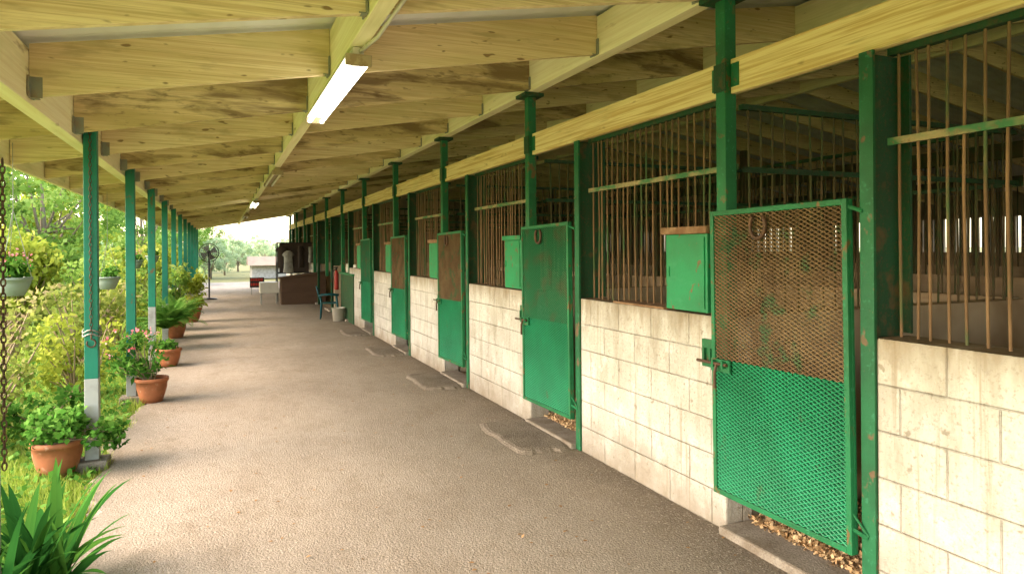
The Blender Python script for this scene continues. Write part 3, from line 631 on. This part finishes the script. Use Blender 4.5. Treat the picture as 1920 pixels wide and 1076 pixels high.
for i in range(9): mb.tube([(i*.175,.6,.9),(i*.175,.6,1.85)],.005,4)
obj('frame',mb.mesh('frame',M_black),parent=ca)
obj('back_panel',MB().box(.1,1.4,.61,.625,.9,1.85).mesh('back_panel',M_dcloth),parent=ca)
def shirt(x,y,z,m,w=.2,h=.55,rz=.3):
    mb=MB(); n=8; vs=[];fs=[]
    rows=[(0,.05),(-.05,w*.8),(-.13,1.2*w),(-.2,.8*w),(-.4,.85*w),(-h,w)]
    for dz,ww in rows:
        for k in range(n): 
            a=2*math.pi*k/n; vs.append((ww*math.cos(a),.06*math.sin(a)+.015*math.sin(5*a+dz*9),dz))
    for i in range(len(rows)-1):
        for k in range(n): fs.append((i*n+k,i*n+(k+1)%n,(i+1)*n+(k+1)%n,(i+1)*n+k))
    obj('hanging_shirt',mb.add(vs,fs).mesh('hanging_shirt',m,True),loc=(x,y,z),label='shirt hanging in the display stand',cat='shirt',group='hanging shirts',rotz=rz)
shirt(1.95,22.7,1.6,M_cloth,.17,.7); shirt(2.35,22.8,1.75,M_dcloth,.2,.7,1.); shirt(2.65,22.8,1.72,M_cloth,.13,.5,1.1); shirt(1.78,22.95,1.75,M_dcloth,.18,.7,.2)
ch=obj('plastic_chair',None,loc=(2.36,16.6,0),label='dark blue-green plastic armchair by the counter',cat='chair',rotz=math.radians(80)); ch.scale=(.86,)*3
lg=[MB().tube([(x*1.12,y*1.12,0),(x,y,.42),(x,y+.03,.64)],[.02,.025,.02],6).mesh('leg',M_plchair,True) for x,y in((-.21,-.2),(.21,-.2),(-.2,.22),(.2,.22))]
for l_ in lg: obj('leg',l_,parent=ch)
obj('seat',MB().box(-.22,.22,-.22,.22,.41,.44).mesh('seat',M_plchair),parent=ch,bevel=.012)
mb=MB()
for i in range(6):
    x=-.18+i*.072; mb.tube([(x,.22,.44),(x,.28,.65),(x,.33,.84)],[.016,.016,.014],5)
mb.tube([(-.22,.28,.6),(-.21,.33,.82),(-.1,.35,.88),(.1,.35,.88),(.21,.33,.82),(.22,.28,.6)],.018,6)
obj('backrest',mb.mesh('backrest',M_plchair,True),parent=ch)
for x in(-.23,.23): obj('armrest',MB().tube([(x,-.24,.63),(x,0,.66),(x,.3,.64)],.02,6).mesh('armrest',M_plchair,True),parent=ch)
co=obj('green_counter',None,loc=(2.62,14.95,0),label='green slatted wooden counter in the stall bay',cat='counter')
mb=MB()
for i in range(14): mb.box(.0,.02,i*.12,i*.12+.112,0,1.05)
for i in range(5): mb.box(.02+i*.12,.02+i*.12+.112,-.022,-.002,0,1.05)
mb.box(.02,.6,0,1.68,0,1.04)
obj('slats',mb.mesh('slats',M_jamb),parent=co); obj('counter_top',MB().box(-.04,.66,-.06,1.72,1.05,1.09).mesh('counter_top',M_green),parent=co,bevel=.006)
for i,(y,hh) in enumerate(((15.1,.14),(15.3,.2),(15.5,.12),(15.75,.22),(16.0,.14),(16.25,.2))):
    obj('storage_can',MB().lathe([(0,0),(.055,0),(.06,hh*.9),(.05,hh),(.0,hh)],14).mesh('storage_can',M_white,True),loc=(2.7+.05*(i%2),y,1.092),label='small pale can standing on the green counter',cat='can',group='cans on the counter')
bk=obj('bucket',None,loc=(2.45,15.9,0),label='white plastic bucket beside the counter',cat='bucket')
obj('bucket_body',MB().lathe([(0,0),(.12,0),(.15,.3),(.155,.3),(.14,.29),(.115,.02),(0,.02)],20).mesh('bucket_body',M_white,True),parent=bk)
obj('handle',MB().tube([(.15*math.cos(a),0,.28-.16*math.sin(a)) for a in np.linspace(0,math.pi,9)],.004,5).mesh('handle',M_steel),parent=bk)
fe=obj('fire_extinguisher',None,loc=(2.54,16.75,.66),label='red fire extinguisher hung beside the counter',cat='fire extinguisher')
obj('cylinder_body',MB().lathe([(0,0),(.05,0),(.055,.03),(.055,.36),(.04,.42),(.02,.47),(0,.47)],18).mesh('cylinder_body',M_red,True),parent=fe)
obj('valve',MB().lathe([(.02,.47),(.02,.53),(0,.53)],10).box(-.06,.04,-.012,.012,.52,.55).mesh('valve',M_black),parent=fe)
obj('hose',MB().tube([(.0,-.02,.5),(-.08,-.03,.45),(-.09,-.02,.28),(-.08,-.02,.1)],.011,6).mesh('hose',M_black,True),parent=fe)
fn=obj('pedestal_fan',None,loc=(-.38,24.8,0),label='black pedestal fan standing by the posts',cat='fan')
obj('stand',MB().lathe([(0,0),(.25,0),(.25,.03),(.03,.06),(.028,.06),(.028,1.45),(0,1.45)],20).mesh('stand',M_black,True),parent=fn)
obj('motor',MB().tube([(0,.05,1.55),(0,.22,1.55)],[.08,.06],14).box(-.03,.03,.02,.1,1.42,1.5).mesh('motor',M_black),parent=fn)
mb=MB()
for r in (.06,.12,.18,.24,.3):
    for yq in(-.02,-.12):
        mb.tube([(r*math.cos(a),yq*(1-(r/.3)**2*.6),1.55+r*math.sin(a)) for a in np.linspace(0,6.2832,25)],.005 if r<.3 else .016,4,0,False)
for i in range(20):
    a=i*math.pi/10; mb.tube([(.05*math.cos(a),-.12,1.55+.05*math.sin(a)),(.3*math.cos(a),-.05,1.55+.3*math.sin(a))],.004,4,0,False)
obj('cage',mb.mesh('cage',M_black),parent=fn)
mb=MB()
for i in range(4):
    a=i*math.pi/2; c,s=math.cos(a),math.sin(a); c2,s2=math.cos(a+.9),math.sin(a+.9)
    mb.add([(.04*c,-.05,1.55+.04*s),(.27*c,-.08,1.55+.27*s),(.27*c2,-.03,1.55+.27*s2),(.04*c2,-.05,1.55+.04*s2)],[(0,1,2,3)])
obj('blades',mb.mesh('blades',M_steel),parent=fn)
sg=obj('red_sign',None,loc=(.95,26.8,0),label='small red and black notice board on legs',cat='sign')
obj('board',MB().box(0,.5,0,.03,.25,.62).mesh('board',M_black),parent=sg,bevel=.005)
mb=MB()
for r,z in enumerate((.49,.32)):
    x=.03
    for wv in ((.07,.05,.08,.06,.09) if r==0 else (.05,.08,.06,.07,.08)):
        mb.box(x,x+wv,-.006,-.001,z,z+.1); x+=wv+.018
obj('red_panel',mb.mesh('red_panel',M_red),parent=sg)
obj('legs',MB().box(.04,.07,.005,.025,0,.25).box(.43,.46,.005,.025,0,.25).mesh('legs',M_steel),parent=sg)
sh=obj('low_shed',None,loc=(1.6,42,0),label='low brown-roofed open shed beyond the yard',cat='shed')
obj('wall',MB().box(0,6,0,3,0,.75).mesh('wall',M_cloth),parent=sh)
obj('roof',MB().add([(-.2,-.4,.75),(6.2,-.4,.75),(6.2,1.5,1.25),(-.2,1.5,1.25),(6.2,3.4,.75),(-.2,3.4,.75)],[(0,1,2,3),(3,2,4,5),(0,3,5),(1,4,2)]).mesh('roof',M_tan),parent=sh)
# ------------------------------------------------------------ light
w=bpy.data.worlds.new('World'); scene.world=w; w.use_nodes=True; nt=w.node_tree; nt.nodes.clear()
o=nt.nodes.new('ShaderNodeOutputWorld'); bg=nt.nodes.new('ShaderNodeBackground'); sk=nt.nodes.new('ShaderNodeTexSky'); sk.sky_type='NISHITA'
sk.sun_disc=False; sk.sun_elevation=math.radians(40); sk.sun_rotation=math.radians(-90); sk.dust_density=2.; sk.air_density=1.; sk.ozone_density=1.
tint=nt.nodes.new('ShaderNodeMix'); tint.data_type='RGBA'; tint.blend_type='MULTIPLY'; tint.inputs[0].default_value=1.; tint.inputs[7].default_value=(1.16,1.0,.84,1)
nt.links.new(sk.outputs[0],tint.inputs[6]); nt.links.new(tint.outputs[2],bg.inputs[0]); bg.inputs[1].default_value=1.35; nt.links.new(bg.outputs[0],o.inputs[0])
sd=bpy.data.lights.new('sun','SUN'); sd.energy=1.7; sd.angle=math.radians(90); sd.color=(1,.95,.86)
so=bpy.data.objects.new('sun',sd); COL.objects.link(so)
e=math.radians(40); dv=Vector((math.cos(e),-.1,-math.sin(e))); so.rotation_euler=dv.to_track_quat('-Z','Y').to_euler()
# ------------------------------------------------------------ camera
cd=bpy.data.cameras.new('camera'); cd.lens=24; cd.sensor_width=36; cd.shift_y=-.0375; cd.clip_start=.05; cd.clip_end=2000
cam=bpy.data.objects.new('camera',cd); COL.objects.link(cam)
R=Matrix.Rotation(math.radians(-23.06),4,'Z')@Matrix.Rotation(math.radians(90),4,'X')@Matrix.Rotation(math.radians(-.4),4,'Z')
cam.matrix_world=Matrix.Translation((0,0,H))@R
scene.camera=cam
scene.view_settings.view_transform='Standard'; scene.view_settings.look='None'; scene.view_settings.exposure=0
